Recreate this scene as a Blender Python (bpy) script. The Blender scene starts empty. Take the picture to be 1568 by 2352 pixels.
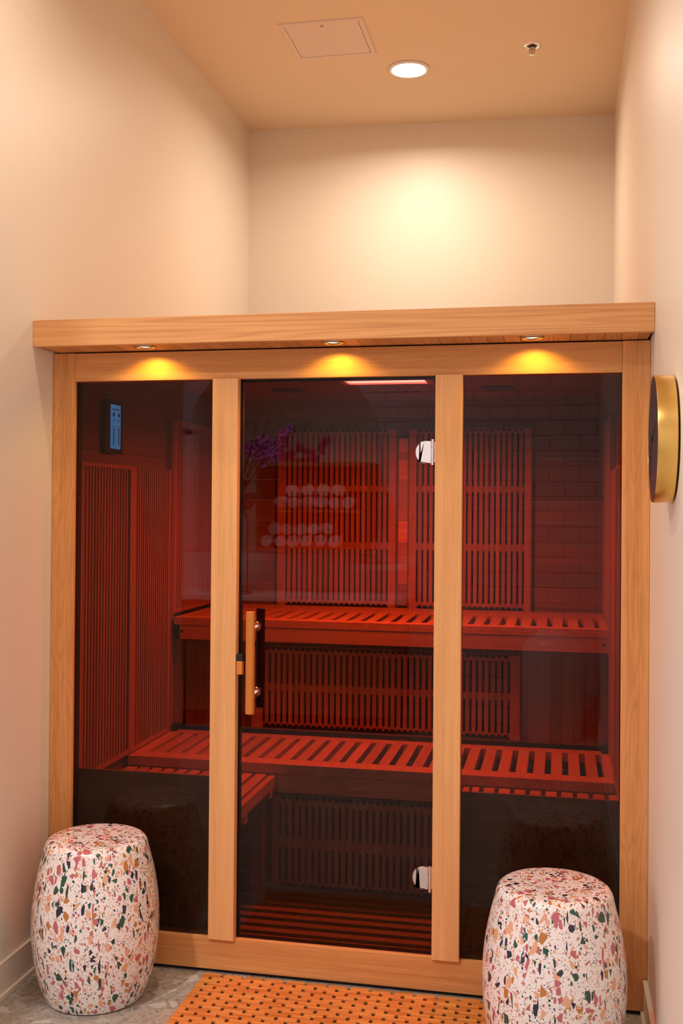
import bpy, bmesh, math, random
from mathutils import Vector, Matrix
random.seed(7)
sc = bpy.context.scene
COL = sc.collection

# ------------------------------------------------------------------ camera
cd = bpy.data.cameras.new('camera')
camo = bpy.data.objects.new('camera', cd); COL.objects.link(camo)
YAW, PIT, ROL = 0.2024, 0.0078, 0.0077
fw = Vector((-math.sin(YAW)*math.cos(PIT), math.cos(YAW)*math.cos(PIT), math.sin(PIT)))
rt = Vector((math.cos(YAW), math.sin(YAW), 0)); up = rt.cross(fw)
r2 = math.cos(ROL)*rt + math.sin(ROL)*up; u2 = -math.sin(ROL)*rt + math.cos(ROL)*up
m = Matrix((r2, u2, -fw)).transposed().to_4x4(); m.translation = Vector((1.571, -3.1089, 1.4214))
camo.matrix_world = m
cd.sensor_fit = 'VERTICAL'; cd.sensor_height = 36.0
cd.lens = 2447.6*36/2352
cd.shift_y = -31.28/2352
cd.clip_start = 0.02
sc.camera = camo

# ------------------------------------------------------------------ view, world
sc.view_settings.view_transform = 'Standard'; sc.view_settings.look = 'None'
sc.view_settings.gamma = 1; sc.view_settings.use_curve_mapping = False
sc.view_settings.exposure = -0.08
sc.cycles.sample_clamp_indirect = 60; sc.cycles.blur_glossy = 0.3
w = bpy.data.worlds.new('world'); sc.world = w; w.use_nodes = True
w.node_tree.nodes['Background'].inputs[0].default_value = (.5, .55, .65, 1)
w.node_tree.nodes['Background'].inputs[1].default_value = 0.15

# ------------------------------------------------------------------ lights of the room (energies tuned here)
E_NICHE, E_FRONT, E_MID, E_REAR = 17, 9.5, 7, 58
WARM, PEACH, COOL = (1, .80, .63), (1, .78, .60), (.97, .92, 1)
E_WINDOW = 20
E_LED, LED_COL = 46, (1, .085, .014)
E_SOFFIT, SOFFIT_COL = 2.4, (1, .62, .06)
CEIL = 3.3416

def area_light(name, loc, energy, col, size, spread=math.pi, rot=(0, 0, 0), shape='DISK', sy=None):
    l = bpy.data.lights.new(name, 'AREA'); l.energy = energy; l.color = col; l.shape = shape; l.size = size; l.spread = spread
    if sy: l.size_y = sy
    o = bpy.data.objects.new(name, l); o.location = loc; o.rotation_euler = rot; COL.objects.link(o); return o
area_light('niche_downlight_lamp', (.91, 1.505, CEIL-.028), E_NICHE, WARM, .15, math.radians(165))
area_light('front_downlight_lamp', (.62, -.62, CEIL-.028), E_FRONT, PEACH, .15, math.radians(150))
area_light('corridor_downlight_lamp', (.91, -2.75, CEIL-.028), E_MID, (.97, .92, .96), .15, math.radians(160))
area_light('rear_fill_lamp', (-.25, -2.7, CEIL-.028), E_REAR, (1, .93, .94), .15, math.radians(140))  # unseen lamp added to brighten the towels and the rear wall
area_light('red_panel_lamp', (.946, .662, 1.878), E_LED, LED_COL, .28, math.radians(160), shape='RECTANGLE', sy=.24)
area_light('window_daylight', (-1.66, -2.6, 1.6), E_WINDOW, COOL, 1.3, math.radians(105), (0, -math.pi/2, 0), 'RECTANGLE', 1.5)

# ------------------------------------------------------------------ materials
MATS = {}
def newmat(name):
    m = bpy.data.materials.new(name); m.use_nodes = True; MATS[name] = m
    nt = m.node_tree; return m, nt, nt.nodes['Principled BSDF']
def N(nt, t, **k):
    n = nt.nodes.new(t)
    for a, b in k.items(): setattr(n, a, b)
    return n
def ramp(nt, fac, stops, interp='LINEAR'):
    r = N(nt, 'ShaderNodeValToRGB'); r.color_ramp.interpolation = interp
    e = r.color_ramp.elements
    while len(e) < len(stops): e.new(.5)
    for x, (p, c) in zip(e, stops): x.position = p; x.color = (*c, 1)
    nt.links.new(fac, r.inputs[0]); return r.outputs[0]
def math_(nt, op, a, b=None, c=None):
    n = N(nt, 'ShaderNodeMath', operation=op)
    for i, v in enumerate((a, b, c)):
        if v is None: continue
        if isinstance(v, (int, float)): n.inputs[i].default_value = v
        else: nt.links.new(v, n.inputs[i])
    return n.outputs[0]
def mixc(nt, f, a, b, mode='MIX'):
    n = N(nt, 'ShaderNodeMix', data_type='RGBA', blend_type=mode)
    for i, v in ((0, f), (6, a), (7, b)):
        if isinstance(v, (int, float)): n.inputs[i].default_value = v
        elif isinstance(v, tuple): n.inputs[i].default_value = (*v, 1)
        else: nt.links.new(v, n.inputs[i])
    return n.outputs[2]
def coords(nt, scale, kind='Object'):
    tc = N(nt, 'ShaderNodeTexCoord'); mp = N(nt, 'ShaderNodeMapping'); mp.inputs['Scale'].default_value = scale
    nt.links.new(tc.outputs[kind], mp.inputs[0]); return mp
def plain(name, col, rough=.5, metal=0, emit=None, es=0, spec=.5, coat=0):
    m, nt, b = newmat(name)
    b.inputs['Base Color'].default_value = (*col, 1); b.inputs['Roughness'].default_value = rough
    b.inputs['Metallic'].default_value = metal; b.inputs['Specular IOR Level'].default_value = spec
    b.inputs['Coat Weight'].default_value = coat
    if emit: b.inputs['Emission Color'].default_value = (*emit, 1); b.inputs['Emission Strength'].default_value = es
    # faint mottling keeps the surface procedural
    mp = coords(nt, (1, 1, 1)); n = N(nt, 'ShaderNodeTexNoise'); n.inputs['Scale'].default_value = 30
    nt.links.new(mp.outputs[0], n.inputs['Vector'])
    nt.links.new(mixc(nt, n.outputs[0], tuple(c*.95 for c in col), tuple(min(1, c*1.05) for c in col)), b.inputs['Base Color'])
    return m
def wood(name, axis, light, dark, fine=90, var=.16, rough=.55, broad=.35, gstr=.12):
    m, nt, b = newmat(name)
    g = Vector((1, 1, 1)); g[axis] = .022
    isl = N(nt, 'ShaderNodeNewGeometry').outputs['Random Per Island']
    tc = N(nt, 'ShaderNodeTexCoord'); add = N(nt, 'ShaderNodeVectorMath', operation='ADD')
    nt.links.new(tc.outputs['Object'], add.inputs[0])
    cmb = N(nt, 'ShaderNodeCombineXYZ'); sh = math_(nt, 'MULTIPLY', isl, 7.3)
    for i in range(3): nt.links.new(sh, cmb.inputs[i])
    nt.links.new(cmb.outputs[0], add.inputs[1])
    def noise(scale, detail=4, rg=.6, gs=g):
        mp = N(nt, 'ShaderNodeMapping'); mp.inputs['Scale'].default_value = gs; nt.links.new(add.outputs[0], mp.inputs[0])
        n = N(nt, 'ShaderNodeTexNoise'); n.inputs['Scale'].default_value = scale; n.inputs['Detail'].default_value = detail
        n.inputs['Roughness'].default_value = rg; nt.links.new(mp.outputs[0], n.inputs['Vector']); return n.outputs[0]
    f = noise(fine*2.2, 3); a = noise(fine*.35, 5, .65)
    gb = Vector((1, 1, 1)); gb[axis] = gstr
    c = noise(14, 2, .5, gb)
    rings = math_(nt, 'ABSOLUTE', math_(nt, 'SINE', math_(nt, 'MULTIPLY', c, 46)))
    t = math_(nt, 'ADD', math_(nt, 'MULTIPLY', f, .45), math_(nt, 'MULTIPLY', a, .75))
    t = math_(nt, 'ADD', t, math_(nt, 'MULTIPLY', rings, broad*.4))
    col = ramp(nt, t, [(.38, dark), (.86, light)])
    br = math_(nt, 'ADD', math_(nt, 'MULTIPLY', isl, var*2), 1-var)
    cb = N(nt, 'ShaderNodeCombineXYZ')
    for i in range(3): nt.links.new(br, cb.inputs[i])
    nt.links.new(mixc(nt, 1.0, col, cb.outputs[0], 'MULTIPLY'), b.inputs['Base Color'])
    b.inputs['Roughness'].default_value = rough; b.inputs['Specular IOR Level'].default_value = .35
    bp = N(nt, 'ShaderNodeBump'); bp.inputs['Strength'].default_value = .12; bp.inputs['Distance'].default_value = .002
    nt.links.new(t, bp.inputs['Height']); nt.links.new(bp.outputs[0], b.inputs['Normal'])
    return m
L_, D_ = (.70, .335, .120), (.46, .19, .055)
WX = wood('wood_grain_x', 0, L_, D_); WY = wood('wood_grain_y', 1, L_, D_); WZ = wood('wood_grain_z', 2, L_, D_)
L2, D2 = (.74, .39, .16), (.50, .24, .10)
MUL = wood('mullion_wood', 2, (.80, .44, .19), (.60, .295, .11), fine=110, broad=.15)
FAS = wood('fascia_wood', 0, L2, (.50, .215, .075), fine=60, broad=.5, gstr=.03)
WXf = wood('header_wood', 0, L_, D_, fine=120, broad=.1)
PL = (.27, .135, .045); PD = (.17, .075, .022)  # planks darker than heater and bench wood, in place of the red light's falloff
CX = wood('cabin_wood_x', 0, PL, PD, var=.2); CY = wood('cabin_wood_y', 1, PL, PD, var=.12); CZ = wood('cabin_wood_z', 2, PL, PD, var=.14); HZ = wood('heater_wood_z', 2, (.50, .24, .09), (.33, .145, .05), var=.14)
BX = wood('bench_wood_x', 0, (.60, .31, .14), (.42, .19, .08), var=.1); BY = wood('bench_wood_y', 1, (.60, .31, .14), (.40, .18, .075), var=.16)
SALT = wood('accent_block_wood', 0, (.66, .32, .12), (.46, .18, .06), var=.45)
HW = wood('handle_wood', 2, (.74, .27, .055), (.58, .19, .035), fine=60, broad=.2, rough=.4)
DARKIN = plain('heater_carbon_panel', (.012, .02, .025), .5)
SHADOWGAP = plain('black_recess', (.008, .008, .010), .7)
BLACK = plain('black_rubber', (.006, .008, .012), .45)
BLACKPL = plain('black_plastic', (.010, .012, .014), .4)
CHROME = plain('chrome', (.86, .86, .88), .09, 1)
STEEL = plain('brushed_nickel', (.45, .40, .34), .3, 1)
GOLD = plain('brushed_brass', (.83, .55, .16), .28, 1)
SCREWD = plain('dark_screw', (.02, .012, .01), .5)

def wallmat(name, col, rough=.45, spec=.4):
    m, nt, b = newmat(name)
    mp = coords(nt, (1, 1, 1)); n = N(nt, 'ShaderNodeTexNoise'); n.inputs['Scale'].default_value = 260; n.inputs['Detail'].default_value = 3
    nt.links.new(mp.outputs[0], n.inputs['Vector'])
    n2 = N(nt, 'ShaderNodeTexNoise'); n2.inputs['Scale'].default_value = 1.2; nt.links.new(mp.outputs[0], n2.inputs['Vector'])
    nt.links.new(mixc(nt, n2.outputs[0], tuple(c*.97 for c in col), col), b.inputs['Base Color'])
    b.inputs['Roughness'].default_value = rough; b.inputs['Specular IOR Level'].default_value = spec
    bp = N(nt, 'ShaderNodeBump'); bp.inputs['Strength'].default_value = .06; bp.inputs['Distance'].default_value = .002
    nt.links.new(n.outputs[0], bp.inputs['Height']); nt.links.new(bp.outputs[0], b.inputs['Normal'])
    return m
WALL = wallmat('satin_wall_paint', (.80, .725, .62))
CEILM = wallmat('bounce_tinted_ceiling', (.82, .68, .51), .8, .2)  # orange tint puts warm light bounced off the wood into the colour
TRIM = wallmat('trim_paint', (.76, .66, .56), .5)
WHITE = plain('white_gloss', (.82, .80, .78), .3)
TOWEL = plain('white_terry', (.84, .82, .82), .95)
HATCHM = wallmat('hatch_paint', (.80, .68, .60), .6, .3)

def glassmat(name, tint):
    m = bpy.data.materials.new(name); m.use_nodes = True; MATS[name] = m
    nt = m.node_tree; nt.nodes.clear(); out = N(nt, 'ShaderNodeOutputMaterial')
    tr = N(nt, 'ShaderNodeBsdfTransparent'); tr.inputs[0].default_value = (*tint, 1)
    gl = N(nt, 'ShaderNodeBsdfGlossy'); gl.inputs['Roughness'].default_value = 0; gl.inputs[0].default_value = (1, 1, 1, 1)
    lw = N(nt, 'ShaderNodeLayerWeight'); lw.inputs[0].default_value = .5
    f = math_(nt, 'ADD', math_(nt, 'MULTIPLY', math_(nt, 'POWER', lw.outputs['Facing'], 5), .97), .019)
    mx = N(nt, 'ShaderNodeMixShader'); nt.links.new(f, mx.inputs[0]); nt.links.new(tr.outputs[0], mx.inputs[1]); nt.links.new(gl.outputs[0], mx.inputs[2])
    nt.links.new(mx.outputs[0], out.inputs[0]); return m
GLASS = glassmat('tinted_glass', (.50, .475, .485))

def terrazzo_small():
    m, nt, b = newmat('chip_terrazzo_glaze')
    col = None
    cols = [(.52, .135, .165), (.52, .135, .165), (.78, .42, .26), (.50, .20, .045), (.008, .085, .058), (.78, .42, .26), (.012, .022, .05)]
    base = (.90, .85, .84)
    cur = base
    tcb = N(nt, 'ShaderNodeTexCoord')
    layers = [(290, .74, .06, .16, (1, 1, 1), (0, 0, 0)), (150, .72, .06, .16, (1, 1, .75), (.5, .3, .2)), (76, .65, .08, .12, (1, 1, .62), (.3, .7, 1.)), (50, .62, .09, .10, (1, 1, .66), (.1, .2, .9)), (50, .93, .09, .08, (2.4, 2.4, .55), (.9, .2, .4))]
    for k, (s, pres, t0, t1, st, rot) in enumerate(layers):
        mp = N(nt, 'ShaderNodeMapping'); mp.inputs['Scale'].default_value = st; mp.inputs['Rotation'].default_value = rot if k < 1 else (0, 0, rot[2])
        mp.inputs['Location'].default_value = (k*3.1, k*1.7, k*.9)
        nt.links.new(tcb.outputs['Object'], mp.inputs[0])
        vd = N(nt, 'ShaderNodeTexVoronoi', feature='DISTANCE_TO_EDGE'); vd.inputs['Scale'].default_value = s
        vc = N(nt, 'ShaderNodeTexVoronoi', feature='F1'); vc.inputs['Scale'].default_value = s
        for v in (vd, vc): nt.links.new(mp.outputs[0], v.inputs['Vector'])
        sep = N(nt, 'ShaderNodeSeparateColor'); nt.links.new(vc.outputs['Color'], sep.inputs[0])
        thr = math_(nt, 'ADD', math_(nt, 'MULTIPLY', sep.outputs[1], t1), t0+.03)
        inside = math_(nt, 'GREATER_THAN', vd.outputs['Distance'], thr)
        pr = math_(nt, 'GREATER_THAN', sep.outputs[0], pres if k < 4 else .88)
        mask = math_(nt, 'MULTIPLY', inside, pr)
        cl = cols if k < 4 else [(.008, .085, .058), (.012, .022, .05), (.52, .135, .165), (.02, .05, .05)]
        if k == 0: cl = [(.02, .06, .06), (.55, .3, .25), (.02, .05, .06), (.6, .35, .3), (.03, .06, .05)]
        cc = ramp(nt, sep.outputs[2], [(i/len(cl), c) for i, c in enumerate(cl)], 'CONSTANT')
        cur = mixc(nt, mask, cur, cc)
    nt.links.new(cur, b.inputs['Base Color'])
    b.inputs['Roughness'].default_value = .32; b.inputs['Coat Weight'].default_value = .6; b.inputs['Coat Roughness'].default_value = .06
    return m
STOOLM = terrazzo_small()
def floor_stone():
    m, nt, b = newmat('stone_terrazzo_floor')
    mp = coords(nt, (1, 1, 1)); cur = (.30, .25, .20)
    wn = N(nt, 'ShaderNodeTexNoise'); wn.inputs['Scale'].default_value = 14; nt.links.new(mp.outputs[0], wn.inputs['Vector'])
    va = N(nt, 'ShaderNodeVectorMath', operation='MULTIPLY_ADD'); va.inputs[1].default_value = (.05, .05, .05)
    nt.links.new(wn.outputs['Color'], va.inputs[0]); nt.links.new(mp.outputs[0], va.inputs[2])
    nn = N(nt, 'ShaderNodeTexNoise'); nn.inputs['Scale'].default_value = 60; nn.inputs['Detail'].default_value = 6; nt.links.new(mp.outputs[0], nn.inputs['Vector'])
    cur = ramp(nt, nn.outputs[0], [(.3, (.27, .235, .195)), (.7, (.47, .42, .36))])
    for s, p, cl in ((90, .5, [(.30, .27, .23), (.50, .45, .40), (.36, .30, .22)]), (26, .45, [(.50, .46, .41), (.42, .36, .29), (.60, .56, .52), (.46, .42, .37)]), (70, .93, [(.16, .17, .18), (.22, .2, .18)])):
        vd = N(nt, 'ShaderNodeTexVoronoi', feature='DISTANCE_TO_EDGE'); vd.inputs['Scale'].default_value = s
        vc = N(nt, 'ShaderNodeTexVoronoi', feature='F1'); vc.inputs['Scale'].default_value = s
        for v in (vd, vc): nt.links.new(va.outputs[0], v.inputs['Vector'])
        sep = N(nt, 'ShaderNodeSeparateColor'); nt.links.new(vc.outputs['Color'], sep.inputs[0])
        ins = math_(nt, 'MULTIPLY', math_(nt, 'GREATER_THAN', vd.outputs['Distance'], math_(nt, 'ADD', math_(nt, 'MULTIPLY', sep.outputs[1], .15), .04)), math_(nt, 'GREATER_THAN', sep.outputs[0], p))
        cur = mixc(nt, math_(nt, 'MULTIPLY', ins, .75), cur, ramp(nt, sep.outputs[2], [(i/len(cl), c) for i, c in enumerate(cl)], 'CONSTANT'))
    nt.links.new(cur, b.inputs['Base Color']); b.inputs['Roughness'].default_value = .42
    return m
FLOORM = floor_stone()
def tilemat(axes):
    m, nt, b = newmat('white_square_tile')
    tc = N(nt, 'ShaderNodeTexCoord'); sp = N(nt, 'ShaderNodeSeparateXYZ'); nt.links.new(tc.outputs['Object'], sp.inputs[0])
    cb = N(nt, 'ShaderNodeCombineXYZ'); nt.links.new(sp.outputs[axes[0]], cb.inputs[0]); nt.links.new(sp.outputs[axes[1]], cb.inputs[1])
    br = N(nt, 'ShaderNodeTexBrick'); br.offset = 0.5; br.inputs['Scale'].default_value = 1
    br.inputs['Brick Width'].default_value = .2; br.inputs['Row Height'].default_value = .1; br.inputs['Mortar Size'].default_value = .0025
    br.inputs['Color1'].default_value = (.78, .76, .77, 1); br.inputs['Color2'].default_value = (.74, .73, .75, 1); br.inputs['Mortar'].default_value = (.25, .24, .24, 1)
    nt.links.new(cb.outputs[0], br.inputs['Vector']); nt.links.new(br.outputs[0], b.inputs['Base Color']); b.inputs['Roughness'].default_value = .2
    return m
TILE = tilemat((0, 2))
def bamboo():
    m, nt, b = newmat('bamboo_tile')
    isl = N(nt, 'ShaderNodeNewGeometry').outputs['Random Per Island']
    mp = coords(nt, (6, 260, 260)); n = N(nt, 'ShaderNodeTexNoise'); n.inputs['Scale'].default_value = 1; n.inputs['Detail'].default_value = 4
    nt.links.new(mp.outputs[0], n.inputs['Vector'])
    a = ramp(nt, isl, [(0, (.52, .145, .022)), (.35, (.70, .235, .040)), (.8, (.78, .285, .055)), (1, (.84, .36, .085))])
    nt.links.new(mixc(nt, math_(nt, 'MULTIPLY', n.outputs[0], .5), a, (.50, .16, .03)), b.inputs['Base Color'])
    b.inputs['Roughness'].default_value = .38
    return m
BAMBOO = bamboo()
MATBACK = plain('mat_mesh_backing', (.02, .018, .016), .8)

# ------------------------------------------------------------------ mesh helpers
def B(bm, x0, x1, y0, y1, z0, z1, rot=None):
    vs = [bm.verts.new((x, y, z)) for z in (z0, z1) for y in (y0, y1) for x in (x0, x1)]
    for f in ((0, 2, 3, 1), (4, 5, 7, 6), (0, 1, 5, 4), (2, 6, 7, 3), (0, 4, 6, 2), (1, 3, 7, 5)): bm.faces.new([vs[i] for i in f])
    return vs
def cyl(bm, c, r, h, axis='Z', seg=32, r2=None, bot=True):
    mt = {'Z': Matrix.Identity(3), 'Y': Matrix.Rotation(-math.pi/2, 3, 'X'), 'X': Matrix.Rotation(math.pi/2, 3, 'Y')}[axis]
    r2 = r if r2 is None else r2; c = Vector(c); rings = []
    for rr, z in ((r, 0), (r2, h)): rings.append([bm.verts.new(c + mt @ Vector((rr*math.cos(2*math.pi*i/seg), rr*math.sin(2*math.pi*i/seg), z))) for i in range(seg)])
    for i in range(seg): bm.faces.new([rings[0][i], rings[0][(i+1) % seg], rings[1][(i+1) % seg], rings[1][i]])
    bm.faces.new(rings[0][::-1]); bm.faces.new(rings[1])
def lathe(bm, c, prof, seg=48, axis='Z', close=True):
    mt = {'Z': Matrix.Identity(3), 'Y': Matrix.Rotation(-math.pi/2, 3, 'X'), '-Z': Matrix.Rotation(math.pi, 3, 'X'), 'X': Matrix.Rotation(math.pi/2, 3, 'Y')}[axis]
    c = Vector(c); R = []
    for r, z in prof:
        if r < 1e-6: R.append([bm.verts.new(c + mt @ Vector((0, 0, z)))])
        else: R.append([bm.verts.new(c + mt @ Vector((r*math.cos(2*math.pi*i/seg), r*math.sin(2*math.pi*i/seg), z))) for i in range(seg)])
    for a, b in zip(R, R[1:]):
        for i in range(seg):
            j = (i+1) % seg
            if len(a) == 1 and len(b) == 1: continue
            if len(a) == 1: bm.faces.new([a[0], b[j], b[i]])
            elif len(b) == 1: bm.faces.new([a[i], a[j], b[0]])
            else: bm.faces.new([a[i], a[j], b[j], b[i]])
def prism(bm, pts, y0, y1):      # outline in X,Z extruded along Y
    a = [bm.verts.new((x, y0, z)) for x, z in pts]; b = [bm.verts.new((x, y1, z)) for x, z in pts]
    n = len(pts); bm.faces.new(a); bm.faces.new(b[::-1])
    for i in range(n): bm.faces.new([a[i], b[i], b[(i+1) % n], a[(i+1) % n]])
def tube(bm, pts, r, seg=8):
    pts = [Vector(p) for p in pts]; rings = []
    for i, p in enumerate(pts):
        t = (pts[min(i+1, len(pts)-1)] - pts[max(i-1, 0)]).normalized()
        a = t.orthogonal().normalized() if not rings else (a - t*a.dot(t)).normalized()
        b = t.cross(a); rr = r[i] if isinstance(r, (list, tuple)) else r
        rings.append([bm.verts.new(p + rr*(a*math.cos(2*math.pi*k/seg) + b*math.sin(2*math.pi*k/seg))) for k in range(seg)])
    for A, C in zip(rings, rings[1:]):
        for k in range(seg): bm.faces.new([A[k], A[(k+1) % seg], C[(k+1) % seg], C[k]])
    bm.faces.new(rings[0][::-1]); bm.faces.new(rings[-1])
def rootof(o):
    while o.parent: o = o.parent
    return o
def obj(name, bm, mat, parent=None, bev=0, smooth=False, seg=2):
    if parent is not None:
        off = -rootof(parent).location
        for v in bm.verts: v.co += off
    bmesh.ops.recalc_face_normals(bm, faces=bm.faces)
    me = bpy.data.meshes.new(name); bm.to_mesh(me); bm.free(); me.materials.append(mat)
    o = bpy.data.objects.new(name, me); COL.objects.link(o)
    if parent is not None: o.parent = parent
    if smooth:
        for p in me.polygons: p.use_smooth = True
        if smooth == 'auto':
            bpy.context.view_layer.update()
            me.set_sharp_from_angle(angle=math.radians(35))
    if bev:
        md = o.modifiers.new('bevel', 'BEVEL'); md.width = bev; md.segments = seg; md.limit_method = 'ANGLE'; md.angle_limit = math.radians(40)
    return o
def box(name, parent, mat, x0, x1, y0, y1, z0, z1, bev=.0012):
    bm = bmesh.new(); B(bm, x0, x1, y0, y1, z0, z1); return obj(name, bm, mat, parent, bev)
def tag(o, label, cat, group=None):
    o['label'] = label; o['category'] = cat
    if group: o['group'] = group
    return o
def thing(name, label, cat, loc=(0, 0, 0), group=None):
    o = bpy.data.objects.new(name, None); o.location = loc; COL.objects.link(o); o.empty_display_size = .1
    return tag(o, label, cat, group)
def struct(name, bm, mat, parent=None, bev=0):
    o = obj(name, bm, mat, parent, bev)
    o['kind'] = 'structure'; return o
def sbox(name, mat, *a, parent=None, bev=0):
    bm = bmesh.new(); B(bm, *a); return struct(name, bm, mat, parent, bev)

# ------------------------------------------------------------------ room shell
W = 1.818
sbox('floor', FLOORM, -1.8, 2.0, -4.15, 2.35, -.1, 0)
sbox('ceiling', CEILM, -1.8, 2.0, -4.15, 2.35, CEIL, CEIL+.1)
sbox('wall_left', WALL, -.14, 0, -1.16, 2.3, 0, CEIL)
sbox('wall_right', WALL, W, W+.15, -4.1, 2.35, 0, CEIL)
bm = bmesh.new(); vs = [bm.verts.new(p) for z in (0, CEIL) for p in ((0, 2.13, z), (W, 2.219, z), (W, 2.35, z), (0, 2.30, z))]
for f in ((0, 1, 2, 3), (7, 6, 5, 4), (0, 4, 5, 1), (1, 5, 6, 2), (2, 6, 7, 3), (3, 7, 4, 0)): bm.faces.new([vs[i] for i in f])
struct('wall_back', bm, WALL)
sbox('wall_rear', TILE, -1.8, W+.002, -4.15, -4.0, 0, CEIL)
sbox('wall_far_left', WALL, -1.8, -1.7, -4.0, -1.16, 0, CEIL)
sbox('wall_return', WALL, -1.7, -.14, -1.16, -1.02, 0, CEIL)
bm = bmesh.new(); B(bm, 0, .011, -1.16, -.003, .012, .0975); B(bm, 0, .0115, -1.16, -.003, .0985, .1037)
B(bm, 0, .019, -1.16, -.003, 0, .016)
struct('baseboard_left', bm, TRIM, bev=.0015)
bm = bmesh.new(); B(bm, W-.011, W, -4.0, -.006, .012, .0975); B(bm, W-.013, W, -4.0, -.006, .0985, .1037); B(bm, W-.019, W, -4.0, -.006, 0, .016)
struct('baseboard_right', bm, TRIM, bev=.0015)
# daylight window in the far left wall (seen only in reflections)
bm = bmesh.new()
for a in ((-1.70, -1.66, -3.33, -3.27, .78, 2.42), (-1.70, -1.66, -1.93, -1.87, .78, 2.42), (-1.70, -1.66, -3.27, -1.93, .78, .84), (-1.70, -1.66, -3.27, -1.93, 2.36, 2.42), (-1.70, -1.67, -2.62, -2.58, .84, 2.36)): B(bm, *a)
wn = struct('window_1', bm, WHITE, bev=.002)
struct('window_pane', (lambda b: (B(b, -1.699, -1.69, -3.27, -1.93, .84, 2.36), b)[1])(bmesh.new()), plain('window_daylight_pane', (.6, .65, .7), .4, 0, (.9, .94, 1), .35), wn)

# ------------------------------------------------------------------ ceiling fittings
LENS = plain('lit_lens', (.9, .9, .9), .4, 0, (1, .93, .84), 26)
def downlight(loc, label, emit=LENS):
    t = thing('ceiling_downlight', label, 'ceiling light', (loc[0], loc[1], CEIL), 'recessed ceiling downlights')
    bm = bmesh.new(); lathe(bm, (loc[0], loc[1], CEIL), [(.072, -.001), (.086, 0), (.092, .001), (.09, .006), (.080, .010), (.073, .007), (.0715, .004)], axis='-Z')
    obj('trim_ring', bm, WHITE, t, smooth=True)
    bm = bmesh.new(); lathe(bm, (loc[0], loc[1], CEIL), [(0, .006), (.04, .0058), (.070, .004), (.0715, .001), (0, .001)], axis='-Z')
    obj('lens', bm, emit, t, smooth=True)
downlight((.91, 1.505), 'bright round recessed downlight in the ceiling above the sauna')
downlight((.62, -.62), 'round recessed downlight in the ceiling just in front of the sauna')
downlight((.91, -2.75), 'round recessed downlight in the ceiling over the corridor')
downlight((-.25, -2.7), 'unseen round downlight added in the ceiling to brighten the towel shelf')  # added fitting, goes with the rear fill light
t = thing('access_hatch', 'square pinkish ceiling access hatch with a small round latch', 'access panel', (.63, 1.15, CEIL))
bm = bmesh.new(); h0 = .458, .799, .98, 1.32
for a in ((h0[0], h0[1], .98, 1.0), (h0[0], h0[1], 1.3, 1.32), (.458, .477, 1.0, 1.3), (.779, .799, 1.0, 1.3)): B(bm, *a, CEIL-.006, CEIL+.002)
obj('frame', bm, HATCHM, t, .0015)
box('door_panel', t, HATCHM, .479, .777, 1.002, 1.298, CEIL-.004, CEIL+.002, .001)
bm = bmesh.new(); B(bm, .477, .7788, .9995, 1.0018, CEIL-.0035, CEIL-.0025); B(bm, .7765, .7795, 1.0, 1.3, CEIL-.0035, CEIL-.0025)
obj('shadow_gap', bm, SHADOWGAP, t)
bm = bmesh.new(); cyl(bm, (.628, 1.022, CEIL-.0075), .007, .004, seg=20); obj('latch', bm, STEEL, t, .001, True)
t = thing('fire_sprinkler', 'small pendent fire sprinkler with round escutcheon on the ceiling', 'sprinkler', (1.446, 1.364, CEIL))
sx, sy = 1.446, 1.364
bm = bmesh.new(); lathe(bm, (sx, sy, CEIL), [(.0, .001), (.012, .002), (.022, .0015), (.026, .008), (.036, .004), (.037, 0)], axis='-Z', seg=32); obj('escutcheon', bm, CHROME, t, smooth=True)
bm = bmesh.new(); lathe(bm, (sx, sy, CEIL-.0022), [(0, 0), (.021, 0), (.021, .001), (0, .001)], axis='-Z', seg=28); obj('recess', bm, BLACK, t)
bm = bmesh.new(); lathe(bm, (sx, sy, CEIL-.0035), [(0, 0), (.012, 0), (.012, .012), (.008, .016), (0, .017)], axis='-Z', seg=20); obj('body', bm, STEEL, t, smooth=True)
bm = bmesh.new()
for s in (-1, 1): tube(bm, [(sx+s*.009, sy, CEIL-.014), (sx+s*.011, sy, CEIL-.024), (sx+s*.004, sy, CEIL-.036), (sx, sy, CEIL-.038)], .0018)
obj('yoke', bm, STEEL, t, smooth=True)
bm = bmesh.new(); cyl(bm, (sx, sy, CEIL-.034), .0016, .018, seg=10); obj('glass_bulb', bm, plain('red_bulb', (.5, .05, .03), .1), t, smooth=True)
bm = bmesh.new(); cyl(bm, (sx, sy, CEIL-.042), .011, .002, seg=24); obj('deflector', bm, CHROME, t, .0005, True)

# ------------------------------------------------------------------ sauna cabin
XL0, A1, A2, A3, A4, A5, A6, XR = .0006, .0755, .532, .6124, 1.2124, 1.2915, 1.7414, W-.0006
H, ZH, ZR, ZT, Y0 = 1.90, 1.808, .1085, 1.980, -.1327
sauna = thing('sauna_cabin', 'wooden infrared sauna cabin with tinted glass front glowing red inside', 'sauna', (.909, 0, 0))
S = sauna
box('plinth', S, SHADOWGAP, .012, W-.012, .012, 1.55, 0, .0125, 0)
for x0, x1, lb in ((XL0, A1, 'left'), (A6, XR, 'right')): box('corner_post', S, WZ, x0, x1, 0, .052, .0122, H-.003)
box('header_rail', S, WXf, A1+.0006, A6-.0006, 0, .052, ZH, H-.004)
box('bottom_rail', S, WXf, A1+.0006, A6-.0006, 0, .052, .0122, ZR)
for x0, x1 in ((A2, A3), (A4, A5)): box('mullion', S, MUL, x0, x1, -.012, .045, ZR-.002, ZH+.0005, .0015)
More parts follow.
